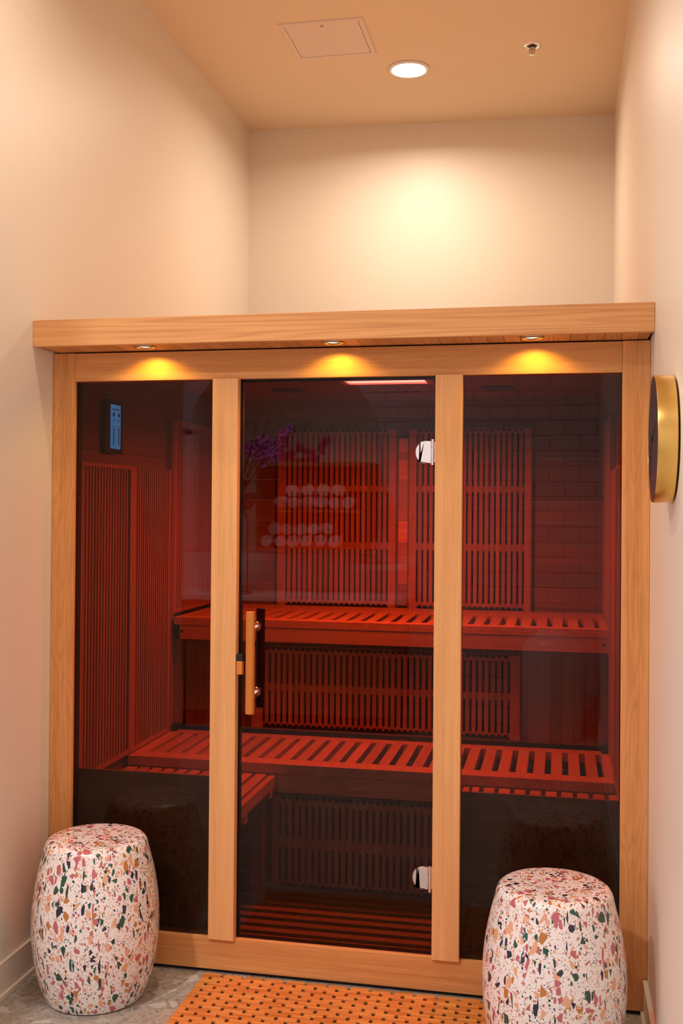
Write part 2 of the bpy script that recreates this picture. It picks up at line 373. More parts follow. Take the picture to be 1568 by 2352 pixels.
# roof
rf = box('roof_fascia', S, FAS, XL0, XR, Y0, Y0+.022, H, ZT, .0015)
box('roof_top', S, WX, XL0, XR, Y0+.022, 1.585, ZT-.022, ZT-.002, .001)
bm = bmesh.new(); x = .026
pit = .0462
while x < W-.03:
    B(bm, x, min(x+pit-.0012, W-.008), Y0+.023, .012, H+.0005, H+.010); x += pit
B(bm, XL0+.002, .0245, Y0+.023, .012, H+.0005, H+.01)
obj('soffit_boards', bm, WY, S, .0008)
box('soffit_backing', S, SHADOWGAP, .008, W-.008, Y0+.023, .05, H+.0102, H+.014, 0)
BULB = plain('halogen_lens', (1, .9, .7), .3, 0, (1, .80, .36), 9)
for lx in (.341, .921, 1.491):
    f = None
    bm = bmesh.new(); lathe(bm, (lx, -.083, H), [(.019, -.001), (.021, .002), (.026, .005), (.031, .0045), (.034, .001), (.034, -.0004)], axis='-Z', seg=40)
    f = obj('soffit_light', bm, STEEL, S, smooth=True)
    bm = bmesh.new(); lathe(bm, (lx, -.083, H), [(0, .0015), (.012, .0012), (.0185, .0002), (.0185, -.002), (0, -.002)], axis='-Z', seg=32)
    obj('lens', bm, BULB, f, smooth=True)
    l = bpy.data.lights.new('soffit_lamp', 'SPOT'); l.energy = E_SOFFIT; l.color = SOFFIT_COL; l.spot_size = math.radians(140); l.spot_blend = .55; l.shadow_soft_size = .010
    lo = bpy.data.objects.new('soffit_lamp', l); lo.location = (lx+.006, -.070, H-.004); lo.rotation_euler = (math.radians(10), 0, 0); COL.objects.link(lo)
# fixed glass panels, black door seal, dark strips that shade the reveals
gy = .014
for x0, x1 in ((A1, A2+.004), (A5-.004, A6)):
    box('glass_panel', S, GLASS, x0, x1, gy, gy+.006, ZR, ZH, 0)
bm = bmesh.new()
for a in ((A3, A3+.0065, .02, .04, ZR, ZH), (A4-.003, A4, .02, .04, ZR, ZH), (A3, A4, .02, .04, ZH-.008, ZH), (A3, A4, .02, .04, ZR, ZR+.0035)): B(bm, *a)
obj('door_seal', bm, BLACK, S)
bm = bmesh.new()
for a in ((A1, A1+.0015, gy+.0065, .052, ZR, ZH), (A2+.0005, A2+.0045, gy+.0065, .045, ZR, ZH), (A5-.0045, A5-.0005, gy+.0065, .045, ZR, ZH), (A6-.0015, A6, gy+.0065, .052, ZR, ZH)): B(bm, *a)
obj('reveal_shade_strip', bm, BLACK, S)  # black strips stand in for shade on the post and mullion reveals
door = box('glass_door', S, GLASS, A3+.003, A4-.002, gy, gy+.006, ZR+.004, ZH-.004, 0)
# door handle
bm = bmesh.new(); cyl(bm, (.668, -.045, .801), .0135, .305, seg=32); hd = obj('door_handle', bm, HW, door, .002, 'auto')
bm = bmesh.new(); cyl(bm, (.668, .066, .801), .0135, .305, seg=32); obj('inner_handle', bm, BLACKPL, door, .002, 'auto')  # wooden bar coloured black in place of the shade it stands in
for z in (1.057, .859):
    bm = bmesh.new(); cyl(bm, (.668, -.033, z), .008, .088, 'Y', seg=24); lathe(bm, (.668, -.002, z), [(0, 0), (.015, .0005), (.017, .004), (.017, .0145)], axis='Y', seg=28)
    obj('handle_standoff', bm, CHROME, door, 0, 'auto')
# hinges
for z0 in (1.549, .303):
    bm = bmesh.new(); zc = z0+.034; R_ = .0335
    pts = [(1.199, zc+R_-.002), (1.199, zc-R_+.002)] + [(1.1835-math.cos(a)*.0305, zc+math.sin(a)*R_) for a in [math.radians(-90+180*i/24) for i in range(25)]]
    def clip(p, lo, hi): return [(min(max(x, lo), hi), z) for x, z in p]
    pr = [p for p in pts if p[0] <= 1.1642]; zt_ = math.sqrt(max(0, 1-((1.1835-1.1642)/.0305)**2))*R_
    pr = [(1.1642, zc-zt_)]+[p for p in pr]+[(1.1642, zc+zt_)]
    prism(bm, pr, .004, gy-.0002)
    hg = obj('hinge', bm, CHROME, door, .0012, 'auto')
    bm = bmesh.new(); zt2 = math.sqrt(max(0, 1-((1.1835-1.1665)/.0305)**2))*R_
    pts2 = [(1.1665, zc-zt2)] + [p for p in pts[2:] if p[0] > 1.1665] + [(1.199, zc+R_-.001), (1.199, zc-R_+.001)]
    prism(bm, pts2, .002, gy-.0002); obj('hinge_plate', bm, CHROME, hg, .0015, 'auto')
    bm = bmesh.new(); cyl(bm, (1.2045, -.002, z0-.004), .0045, .021, seg=20); cyl(bm, (1.2045, -.002, z0+.0175), .0048, .029, seg=20); cyl(bm, (1.2045, -.002, z0+.047), .0045, .025, seg=20)
    obj('hinge_knuckle', bm, CHROME, hg, .0006, 'auto')
    bm = bmesh.new(); B(bm, 1.1995, 1.2115, .002, .012, z0+.004, z0+.064); obj('hinge_leaf', bm, CHROME, hg, .0008)
# roller catch
c_ = box('door_catch', S, HW, A3+.0018, A3+.020, -.0095, .010, .911, .951, .0015)
box('catch_cap', S, BLACKPL, A3+.0010, A3+.021, -.008, .011, .952, .972, .001)

# cabin interior: walls, floor, ceiling
YB, XI, XJ, ZC = 1.52, .052, 1.768, 1.888
bm = bmesh.new(); z = .07
zs = [1.541+.0915*k for k in range(-16, 4)]
for k, z in enumerate(zs):
    za, zb = max(.05, z-.0915+.0006), min(ZC, z-.0006)
    if zb > za: B(bm, XI, XJ, YB, YB+.018, za, zb)
B(bm, XI, XJ, YB, YB+.018, zs[-1]+.0006, ZC)
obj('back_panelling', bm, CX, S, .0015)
for nm, xa, xb in (('side_panelling', XI-.018, XI), ('side_panelling', XJ, XJ+.018)):
    bm = bmesh.new()
    for k in range(19):
        za = .05+.0972*k; B(bm, xa, xb, .053, YB+.018, za, min(ZC, za+.0960))
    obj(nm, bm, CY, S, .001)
bm = bmesh.new()
for a in ((.02, .48), (.4815, .94), (.9415, 1.40), (1.4015, 1.80)): B(bm, a[0], a[1], .053, YB+.018, ZC, ZC+.01)
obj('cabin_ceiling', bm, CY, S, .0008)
bm = bmesh.new(); y = .060
while y < 1.46: B(bm, XI, XJ, y, y+.030, .055, .070); y += .0585
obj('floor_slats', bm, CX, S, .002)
box('floor_base', S, SHADOWGAP, XI, XJ, .052, YB+.018, .0126, .030, 0)
box('inner_header', S, CX, A1, A6, .0525, .056, ZH, ZC, 0)

# red light panel, speakers, vents
RED = plain('red_light_diffuser', (.9, .5, .5), .4, 0, (1, .30, .21), 9)
lp = box('light_panel', S, RED, .800, 1.092, .54, .785, ZC-.006, ZC-.0005, .001)
bm = bmesh.new()
for a in ((.780, .7995, .52, .805), (1.0925, 1.112, .52, .805), (.7995, 1.0925, .7855, .805), (.7995, 1.0925, .52, .5395)): B(bm, *a, ZC-.012, ZC-.0004)
obj('panel_trim', bm, plain('pale_panel_trim', (.8, .55, .5), .5), lp, .001)
for x in (.500, 1.333):
    bm = bmesh.new(); lathe(bm, (x, 1.04, ZC), [(0, .004), (.03, .006), (.055, .0065), (.064, .005), (.068, .002), (.068, 0)], axis='-Z', seg=48)
    obj('ceiling_speaker', bm, BLACKPL, S, smooth=True)
for k in range(5):
    box('ceiling_vent', S, BLACKPL, .828+k*.041, .846+k*.041, 1.125+k*.003, 1.148+k*.003, ZC-.003, ZC-.0003, .001)

# slatted heaters
def heater(xc0, xc1, z0, z1, y, rows, x_first, n, pitch, sw, name='back_heater', screws=True, hgt=.024):
    """frame xc0..xc1, z0..z1, front face at y-hgt (towards the door), slot rows [(za, zb)], n slots of width sw"""
    bm = bmesh.new(); yf = y-hgt
    zrows = [z0] + [v for r in sorted(rows) for v in r] + [z1]
    # uprights between slots
    edges = [xc0]+[v for k in range(n) for v in (x_first+k*pitch-sw/2, x_first+k*pitch+sw/2)]+[xc1]
    for i in range(0, len(edges), 2):
        a, b = edges[i], edges[i+1]
        zz0, zz1 = (z0, z1) if i in (0, len(edges)-2) else (z0+.018, z1-.012)
        B(bm, a+.0003, b-.0003, yf, y-.003, zz0, zz1)
    # cross rails a little further back
    rr = sorted(rows); bands = [(z0+.004, rr[0][0])]+[(rr[i][1], rr[i+1][0]) for i in range(len(rr)-1)]+[(rr[-1][1], z1-.004)]
    for k in range(n):
        a = x_first+k*pitch-sw/2
        for za, zb in bands: B(bm, a-.0002, a+sw+.0002, yf+.004, y-.004, za+(.006 if za == bands[0][0] else 0), zb)
    o = obj(name, bm, HZ, S, .0008)
    bm = bmesh.new(); B(bm, xc0+.004, xc1-.004, y-.003, y-.0004, z0+.004, z1-.004); obj('carbon_sheet', bm, DARKIN, o)
    bm = bmesh.new()
    for xx in (xc0-.006, xc1+.0005): B(bm, xx, xx+.0055, yf+.006, y-.0004, z0-.005, z1+.005)
    B(bm, xc0-.006, xc1+.006, yf+.006, y-.0004, z0-.0065, z0-.0005); B(bm, xc0-.006, xc1+.006, yf+.006, y-.0004, z1+.0005, z1+.006)
    obj('heater_edge', bm, CZ, o, .0006)
    if screws:
        for xx in (xc0+.017, xc1-.017):
            for zz in (z0+.09, (z0+z1)/2, z1-.09):
                bm = bmesh.new(); cyl(bm, (xx, yf-.0008, zz), .0028, .002, 'Y', seg=12); obj('screw', bm, SCREWD, o)
    return o
rows3 = [(1.514, 1.743), (1.265, 1.488), (1.009, 1.235)]
heater(.335, .867, .978, 1.763, YB, rows3, .376, 20, .02395, .0082)
heater(.927, 1.450, .978, 1.763, YB, rows3, .962, 20, .02395, .0082)
bm = bmesh.new()
for k, z in enumerate((1.722, 1.657, 1.630, 1.541, 1.450, 1.360, 1.267, 1.175, 1.083)):
    zn = [1.722, 1.657, 1.630, 1.541, 1.450, 1.360, 1.267, 1.175, 1.083, .99][k+1]
    B(bm, .877, .918, YB-.010, YB-.0004, zn+.0007, z-.0007)
obj('accent_blocks', bm, SALT, S, .0008)

HBACK = plain('heater_backing', (.018, .010, .012), .7)
# side slatted heaters (left and right walls) built along Y
def side_heater(x, sgn, y0, y1, z0, z1, pitch, name='side_heater', top=True):
    bm = bmesh.new(); yy = y0+.022
    xf = x+sgn*.020
    def bx(xa, xb, *r): B(bm, min(xa, xb), max(xa, xb), *r)
    bx(x+sgn*.0004, xf, y0, y0+.018, z0, z1); bx(x+sgn*.0004, xf+sgn*.001, y1-.026, y1, z0, z1)
    if top: bx(x+sgn*.0004, xf, y0+.018, y1-.026, z1-.012, z1)
    bx(x+sgn*.0004, xf, y0+.018, y1-.026, z0, z0+.016)
    while yy+pitch*.55 < y1-.028:
        bx(x+sgn*.0004, xf-sgn*.001, yy, yy+pitch*.50, z0+.016, z1-(.012 if top else .003)); yy += pitch
    o = obj(name, bm, HZ, S, .0008)
    bm = bmesh.new(); xa, xb = sorted((x+sgn*.0002, x+sgn*.003)); B(bm, xa, xb, y0+.019, y1-.027, z0+.017, z1-.013)
    obj('heater_backing', bm, HBACK, o)
for x, s in ((XI, 1), (XJ, -1)):
    side_heater(x, s, .0575, .485, .535, 1.56, .0232)
    side_heater(x, s, .489, .862, .535, 1.56, .0205, top=False)
    side_heater(x, s, .905, 1.500, .992, 1.762, .0225)
    box('corner_stile', S, CZ, *(sorted((x+s*.0004, x+s*.022))), .866, .900, .072, 1.765, .0012)

# ------------------------------------------------------------------ benches
def screws_(parent, pts, mat=SCREWD, r=.006):
    for p in pts:
        bm = bmesh.new(); cyl(bm, (p[0], p[1]-.0015, p[2]), r, .003, 'Y', seg=14); obj('screw', bm, mat, parent)
def slatted_top(bm, x0, x1, y0, y1, z0, z1, fr, bk, gaps, gw):
    """front board, back board, slats between with open gaps at x = gaps"""
    B(bm, x0, x1, y0, fr, z0, z1); B(bm, x0, x1, bk, y1, z0, z1)
    e = [x0]+[v for g in gaps for v in (g-gw/2, g+gw/2)]+[x1]
    for i in range(0, len(e), 2): B(bm, e[i], e[i+1], fr+.0004, bk-.0004, z0, z1)
gl = [1.711-.0587*k for k in range(28)]; gl = sorted(g for g in gl if g > .10)
yu = .868; zu = .983
up_ = thing('upper_bench', 'upper sauna bench with slotted wooden seat against the back wall', 'bench', (.909, 1.2, 0), 'sauna benches')
bm = bmesh.new(); slatted_top(bm, .088, 1.750, yu, 1.488, zu-.030, zu, .922, 1.245, gl, .021); obj('slatted_seat', bm, BY, up_, .0015)
box('front_board', up_, BX, .110, 1.750, yu+.002, yu+.022, .897, zu-.0305, .0012)
box('back_board', up_, BX, .110, 1.735, 1.44, 1.46, .897, zu-.0305, .0012)
screws_(up_, [(.118, yu+.002, .928), (1.728, yu+.002, .928)])
yr = .935
bm = bmesh.new(); x = .112
while x < 1.735: B(bm, x, min(x+.0412, 1.748), yr, yr+.012, .545, .893); x += .0420
rsr = thing('bench_riser', 'vertical plank riser below the upper bench with a slatted heater', 'panelling', (.909, .94, 0))
obj('plank_board', bm, CZ, rsr, .001)
So = S; S = rsr
heater(.392, 1.428, .556, .872, yr, [(.580, .702), (.729, .847)], .441, 41, .02365, .0085, 'riser_heater', False, .02)
S = So
box('corner_batten', rsr, CZ, .070, .108, .900, .926, .560, .895, .0015)
box('corner_batten', rsr, CZ, 1.712, 1.748, .915, .933, .560, .895, .0015)
for x in (.072, 1.722): box('rubber_block', rsr, BLACKPL, x, x+.024, .878, .899, .5335, .556, .001)
yl, zl = .462, .531
lo = thing('lower_bench', 'lower sauna bench with slotted wooden seat across the cabin', 'bench', (.909, .7, 0), 'sauna benches')
bm = bmesh.new(); slatted_top(bm, .069, 1.757, yl, .925, zl-.034, zl, .536, .868, gl, .021); obj('slatted_seat', bm, BY, lo, .0015)
box('front_board', lo, BX, .098, 1.735, yl+.004, yl+.024, .432, zl-.0345, .0012)
bm = bmesh.new()
for k in range(4):
    za = .075+.089*k; B(bm, .098, 1.735, yl+.030, yl+.042, za, min(.4315, za+.088))
B(bm, .098, 1.735, yl+.026, yl+.042, .4315, .4318)
obj('kick_panel', bm, CX, lo, .0015)
S = lo
heater(.598, 1.222, .100, .418, yl+.030, [(.124, .238), (.275, .385)], .6255, 25, .0236, .0082, 'calf_heater', False, .014)
S = So
def side_bench(x0, x1, label, step, gw, first, open_side):
    t = thing('step_bench', label, 'bench', ((x0+x1)/2, .26, 0), 'sauna benches')
    xa, xb = (x0, x1-.030) if open_side > 0 else (x0+.030, x1)
    bm = bmesh.new(); g = first; e = [xa]
    while g < xb-.02: e += [g-gw/2, g+gw/2]; g += step
    e.append(xb)
    for i in range(0, len(e), 2): B(bm, e[i], e[i+1], .062, .4605, .467, .494)
    obj('slatted_top', bm, BY, t, .002)
    xe = x1-.020 if open_side > 0 else x0
    box('end_board', t, BY, xe, xe+.020, .072, .4600, .452, .492, .0012)
    box('under_batten', t, BX, x0, x1, .10, .13, .425, .4515, .0012); box('under_batten', t, BX, x0, x1, .40, .43, .425, .4515, .0012)
    for x in (x0+.025, x1-.065):
        for y in (.095, .395): box('leg', t, CZ, x, x+.04, y, y+.04, .0702, .4245, .0012)
side_bench(.072, .612, 'low slatted step bench in the left corner behind the glass', .0470, .014, .115, 1)
side_bench(1.262, 1.757, 'low slatted step bench in the right corner behind the glass', .0502, .014, 1.322, -1)
# solid wood panels behind the lower part of the side glass
for xa, xb in ((A1+.002, A2+.06), (A4+.02, A6-.002)): box('lower_front_panel', sauna, CX, xa, xb, .046, .056, .0702, .585, .001)

# ------------------------------------------------------------------ control tablet on the left cabin wall
tb = thing('control_tablet', 'black framed wall tablet with lit blue screen inside the sauna', 'tablet', (.055, .31, 1.688))
xw = .0525
box('casing', tb, BLACKPL, xw, xw+.020, .245, .385, 1.598, 1.781, .004)
sc_ = box('screen', tb, plain('blue_screen', (.02, .1, .2), .25, 0, (.08, .34, .72), 1.25), xw+.0202, xw+.0208, .279, .363, 1.614, 1.765, 0)
INK = plain('screen_ink', (.005, .02, .05), .4); DOT = plain('screen_dot', (.5, .5, .5), .4, 0, (.9, .7, .6), 1)
xs = xw+.0209
for nm, a, mt in (('title_line', (.290, .352, 1.7475, 1.7505), INK), ('text_line', (.291, .314, 1.711, 1.7128), INK), ('text_line', (.333, .357, 1.711, 1.7128), INK), ('text_line', (.293, .312, 1.704, 1.706), INK), ('text_line', (.342, .350, 1.7045, 1.706), INK),
                  ('text_line', (.291, .313, 1.690, 1.6915), INK), ('text_line', (.337, .355, 1.689, 1.6905), INK), ('slider_track', (.301, .3075, 1.627, 1.685), INK), ('slider_track', (.344, .3505, 1.627, 1.685), INK), ('slider_knob', (.3455, .349, 1.6565, 1.659), DOT),
                  ('tick_mark', (.286, .292, 1.683, 1.685), INK), ('tick_mark', (.334, .339, 1.681, 1.684), INK), ('tick_mark', (.288, .295, 1.630, 1.632), INK), ('tick_mark', (.333, .339, 1.630, 1.632), INK), ('tick_mark', (.288, .294, 1.656, 1.658), INK), ('tick_mark', (.318, .325, 1.656, 1.658), INK)):
    box(nm, sc_, mt, xs, xs+(.0004 if mt is INK else .0008), *a, 0)
for yy, mt in ((.304, INK), (.347, plain('screen_dark_red', (.10, .02, .03), .4))):
    bm = bmesh.new(); cyl(bm, (xs, yy, 1.731), .0075, .0004, 'X', seg=24); obj('status_icon', bm, mt, sc_)

# ------------------------------------------------------------------ drum stools
def stool(cx, cy, rot, label):
    t = None
    bm = bmesh.new(); h = .46
    pr = [(0, .004), (.12, .004), (.134, 0), (.1405, .004), (.1445, .014)]
    for i in range(1, 15):
        u = i/15; pr.append((.1445+(.1800-.1445)*math.sin(math.pi*(u**.93))**.8*1.0 + (.1500-.1445)*u, .014+(.418-.014)*u))
    pr += [(.1497, .424), (.1487, .433), (.1460, .4415), (.1415, .4485), (.1355, .4535), (.128, .4565), (.115, .4585), (.08, .4595), (.04, .46), (0, .46)]
    lathe(bm, (0, 0, 0), pr, seg=96)
    o = obj('drum_stool', bm, STOOLM, None, smooth=True)
    o.location = (cx, cy, 0.0005); o.rotation_euler = (0, 0, rot)
    md = o.modifiers.new('sub', 'SUBSURF'); md.levels = 1; md.render_levels = 2
    return tag(o, label, 'stool', 'terrazzo drum stools')
stool(.256, -.205, .4, 'terrazzo-patterned ceramic drum stool on the left, by the left wall')
stool(1.562, -.312, 2.2, 'terrazzo-patterned ceramic drum stool on the right, beside the right post')

# ------------------------------------------------------------------ bamboo mat
mt_ = thing('bamboo_mat', 'woven bamboo floor mat with small square holes in front of the door', 'mat', (.97, -.35, 0))
bm = bmesh.new(); y = -.020; k = 0; mx0, mx1 = .527, 1.385
rp, tl, hole = .0203, .0645, .0100
while y > -.66:
    x = mx0 - (0 if k % 2 == 0 else tl/2)
    while x < mx1:
        a, b = max(x, mx0), min(x+tl-hole, mx1)
        if b-a > .004:
            hz = .0095+random.uniform(-.0005, .0005)
            hh = rp*.5
            B(bm, a, b, y-hh+.0004, y-.0003, .003, hz+.0004); B(bm, a-.0002 if a > mx0 else a, b, y-rp+.0003, y-hh, .003, hz-.0004)
            if b < mx1: B(bm, b-.0003, min(b+hole+.0006, mx1), y-rp+.0003, y-.0145, .003, .0066)
        x += tl
    y -= rp; k += 1
obj('bamboo_tile', bm, BAMBOO, mt_, .0006, seg=1)
bm = bmesh.new(); B(bm, mx0+.003, mx1-.003, y+.003, -.023, .0004, .0029); obj('mesh_backing', bm, MATBACK, mt_)

# ------------------------------------------------------------------ wall clock on the right wall
ck = thing('wall_clock', 'round wall clock with a deep brass rim on the right wall', 'clock', (W, -.635, 1.578))
cc = (W-.0005, -.635, 1.578)
def lx(bm, prof, seg=96): # lathe pointing towards -X
    c = Vector(cc); R = []
    for r, d in prof:
        R.append([bm.verts.new(c+Vector((-d, r*math.cos(2*math.pi*i/seg), r*math.sin(2*math.pi*i/seg)))) for i in range(seg)] if r > 1e-6 else [bm.verts.new(c+Vector((-d, 0, 0)))])
    for a, b in zip(R, R[1:]):
        for i in range(seg):
            j = (i+1) % seg
            if len(a) == 1: bm.faces.new([a[0], b[j], b[i]])
            elif len(b) == 1: bm.faces.new([a[i], a[j], b[0]])
            else: bm.faces.new([a[i], a[j], b[j], b[i]])
bm = bmesh.new(); lx(bm, [(.130, .003), (.1385, .003), (.1415, .005), (.1425, .043), (.1415, .0455), (.1385, .0455), (.1380, .040), (.1380, .034)]); obj('brass_rim', bm, GOLD, ck, smooth='auto')
bm = bmesh.new(); lx(bm, [(0, .0005), (.134, .0005), (.136, .003), (0, .003)]); obj('back_plate', bm, BLACK, ck, smooth='auto')
bm = bmesh.new(); lx(bm, [(0, .0445), (.1378, .0445), (.1378, .030), (0, .030)]); fc = obj('dial', bm, plain('reflection_tinted_dial', (.20, .13, .16), .22, coat=1), ck, smooth='auto')  # mauve colour imitates the red cabin glass mirrored in the dial
for k in range(12):
    bm = bmesh.new(); a = k*math.pi/6; c0 = Vector((W-.0435, cc[1]+.118*math.sin(a), cc[2]+.118*math.cos(a)))
    vs = B(bm, -.0006, .0006, -.0022, .0022, -.009, .009); mr = Matrix.Rotation(-a, 4, 'X')
    for v in vs: v.co = mr @ v.co + c0
    obj('hour_mark', bm, BLACKPL, ck)
for nm, a, ln, wd in (('hour_hand', 5.2, .065, .004), ('minute_hand', 2.6, .095, .003)):
    bm = bmesh.new(); vs = B(bm, -.0008, .0008, -wd/2, wd/2, -.012, ln); mr = Matrix.Rotation(-a, 4, 'X')
    for v in vs: v.co = mr @ v.co + Vector((W-.0450 if nm == 'hour_hand' else W-.0475, cc[1], cc[2]))
    obj(nm, bm, BLACKPL, ck)
bm = bmesh.new(); cyl(bm, (W-.0495, cc[1], cc[2]), .004, .009, 'X', seg=16); obj('hand_hub', bm, BLACKPL, ck, smooth='auto')

# ------------------------------------------------------------------ behind the camera (all of it seen in the cabin's glass)
MIRROR = plain('mirror', (.85, .85, .85), .02, 1)
RW = wood('rear_shelf_wood', 0, (.42, .20, .09), (.25, .10, .045))
mc = (-.33, 1.80, .70)
bm = bmesh.new(); pts = [(mc[0]+mc[2], 1.106)]+[(mc[0]+mc[2]*math.cos(a), mc[1]+mc[2]*math.sin(a)) for a in [math.pi*i/48 for i in range(49)]]+[(mc[0]-mc[2], 1.106)]
prism(bm, pts, -3.9995, -3.985)
tag(obj('arch_mirror', bm, MIRROR, None), 'tall arched mirror on the tiled wall, seen reflected in the glass', 'mirror')
vt = thing('vanity_counter', 'long white stone vanity counter, seen reflected in the glass', 'counter', (-.4, -3.7, 0))
box('worktop', vt, WHITE, -1.69, .62, -3.995, -3.40, .815, .853, .004)
box('cabinet', vt, RW, -1.65, .58, -3.995, -3.44, .1, .8148, .003)
box('backsplash_ledge', vt, WHITE, -1.69, .62, -3.996, -3.975, .854, 1.098, .003)
sh = thing('towel_shelf', 'dark wooden two-tier towel shelf, seen reflected in the glass', 'shelf', (-.05, -3.8, 1.14))
def sb(n_, *a): box(n_, sh, RW, *a, .002)
sx0, sx1, sy0, sy1 = -.405, .33, -3.98, -3.66
sb('shelf_board', sx0, sx1, sy0, sy1, 1.125, 1.145); sb('shelf_board', sx0+.10, sx1, sy0, sy1, 1.382, 1.400); sb('shelf_board', sx0, sx1+.03, sy0, sy1+.01, 1.685, 1.712)
sb('side_panel', sx1-.018, sx1, sy0, sy1, 1.1455, 1.6845); sb('side_panel', sx0, sx0+.018, sy0, sy1, 1.1455, 1.6845); sb('back_panel', sx0+.018, sx1-.018, sy0, sy0+.01, 1.1455, 1.6845)
def towel_mesh(r, turns=3.4, th=.0085, ln=.26):
    bm = bmesh.new(); n = 90; outer = []; inner = []
    for i in range(n+1):
        u = i/n; a = u*turns*2*math.pi; rr = .006+(r-.006)*u
        outer.append((rr*math.cos(a), rr*math.sin(a))); inner.append(((rr-th)*math.cos(a), (rr-th)*math.sin(a)) if rr > th else (0, 0))
    th2 = (r-.006)/turns*.80
    A = [[bm.verts.new((x, y, z)) for (x, z) in outer] for y in (0, ln)]
    Bv = [[bm.verts.new(((max(.001, math.hypot(x, z)-th2))*x/math.hypot(x, z), y, (max(.001, math.hypot(x, z)-th2))*z/math.hypot(x, z))) for (x, z) in outer] for y in (-.002, ln)]
    for i in range(n):
        bm.faces.new([A[0][i], A[0][i+1], A[1][i+1], A[1][i]]); bm.faces.new([Bv[0][i], Bv[1][i], Bv[1][i+1], Bv[0][i+1]])
        bm.faces.new([A[0][i], Bv[0][i], Bv[0][i+1], A[0][i+1]]); bm.faces.new([A[1][i], A[1][i+1], Bv[1][i+1], Bv[1][i]])
    bmesh.ops.recalc_face_normals(bm, faces=bm.faces)
    me = bpy.data.meshes.new('rolled_towel'); bm.to_mesh(me); bm.free(); me.materials.append(TOWEL)
    for p in me.polygons: p.use_smooth = True
    return me
TM = [towel_mesh(.043), towel_mesh(.043, 2.8), towel_mesh(.043, 4)]
ordn = ['first', 'second', 'third', 'fourth', 'fifth', 'sixth']
def towels(row, where, xs, z):
    for i, x in enumerate(xs):
        o = bpy.data.objects.new('rolled_towel', TM[i % 3]); COL.objects.link(o)
        o.location = (x, -3.945, z+random.uniform(0, .002)); o.rotation_euler = (0, random.uniform(0, 6.28), random.uniform(-.008, .008))
        tag(o, f'rolled white towel, {ordn[i]} from the left in the {row} row on the {where} shelf', 'towel', 'rolled towels on the shelf')
towels('bottom', 'upper', [-.24+.091*k for k in range(6)], 1.4455)
towels('top', 'upper', [-.17+.105*k for k in range(4)], 1.5265)
towels('bottom', 'lower', [-.335+.091*k for k in range(6)], 1.1905)
towels('top', 'lower', [-.29+.091*k for k in range(5)], 1.2715)
# orchids on a wire stand
GREEN = plain('orchid_leaf', (.05, .12, .04), .45); STEM = plain('orchid_stem', (.06, .05, .03), .6); PETAL = plain('orchid_petal', (.55, .16, .55), .5); BOWLM = plain('brown_bowl', (.25, .10, .05), .25)
POT = (-.50, -3.50)
st = thing('plant_stand', 'round wire plant stand on the vanity counter, seen reflected in the glass', 'plant stand', (POT[0], POT[1], .853))
bm = bmesh.new(); tube(bm, [(POT[0]+.115*math.cos(a), POT[1]+.115*math.sin(a), .858) for a in [2*math.pi*i/40 for i in range(41)]], .004); obj('base_ring', bm, BLACKPL, st, smooth=True)
for s in (-1, 1):
    bm = bmesh.new(); tube(bm, [(POT[0]+s*.09, POT[1], .860), (POT[0]+s*.09, POT[1], 1.32), (POT[0]+s*.075, POT[1], 1.372)], .004); obj('upright', bm, BLACKPL, st, smooth=True)
bm = bmesh.new(); tube(bm, [(POT[0]+.085*math.cos(a), POT[1]+.085*math.sin(a), 1.372) for a in [2*math.pi*i/40 for i in range(41)]], .004); obj('top_ring', bm, BLACKPL, st, smooth=True)
oc = thing('potted_orchid', 'purple orchids in a round brown bowl, seen reflected in the door glass', 'plant', (POT[0], POT[1], 1.376))
bm = bmesh.new(); lathe(bm, (POT[0], POT[1], 1.3765), [(0, 0), (.05, .001), (.11, .03), (.14, .08), (.15, .13), (.143, .13), (.13, .11), (0, .10)], seg=40); obj('bowl', bm, BOWLM, oc, smooth=True)
rnd = random.Random(3)
for k in range(8):
    a = k*.8; bm = bmesh.new(); L = rnd.uniform(.10, .16)
    n = 8; vv = []
    for i in range(n+1):
        u = i/n; rr = .03+L*u; zz = 1.50+.10*math.sin(u*2.2); wd = .022*math.sin(math.pi*min(1, u*.9+.1))+.001
        for s in (-1, 1): vv.append(bm.verts.new((POT[0]+rr*math.cos(a)-s*wd*math.sin(a), POT[1]+rr*math.sin(a)+s*wd*math.cos(a), zz+abs(s)*.0)))
    for i in range(n): bm.faces.new([vv[2*i], vv[2*i+1], vv[2*i+3], vv[2*i+2]])
    o = obj('leaf', bm, GREEN, oc, smooth=True); md = o.modifiers.new('t', 'SOLIDIFY'); md.thickness = .003
def flower(bm, c, s, az, el):
    c = Vector(c); mr = Matrix.Rotation(az, 3, 'Z') @ Matrix.Rotation(el, 3, 'X')
    for p in range(5):
        a = 2*math.pi*p/5+.3; vv = []
        for (u, w_) in ((.05, .02), (.35, .42), (.75, .46), (1, .12)):
            for sd in (-1, 1):
                q = Vector((math.cos(a)*u-sd*w_*.8*math.sin(a), -.25*u*u, math.sin(a)*u+sd*w_*.8*math.cos(a)))*s
                vv.append(bm.verts.new(c + mr @ q))
        for i in range(3): bm.faces.new([vv[2*i], vv[2*i+1], vv[2*i+3], vv[2*i+2]])
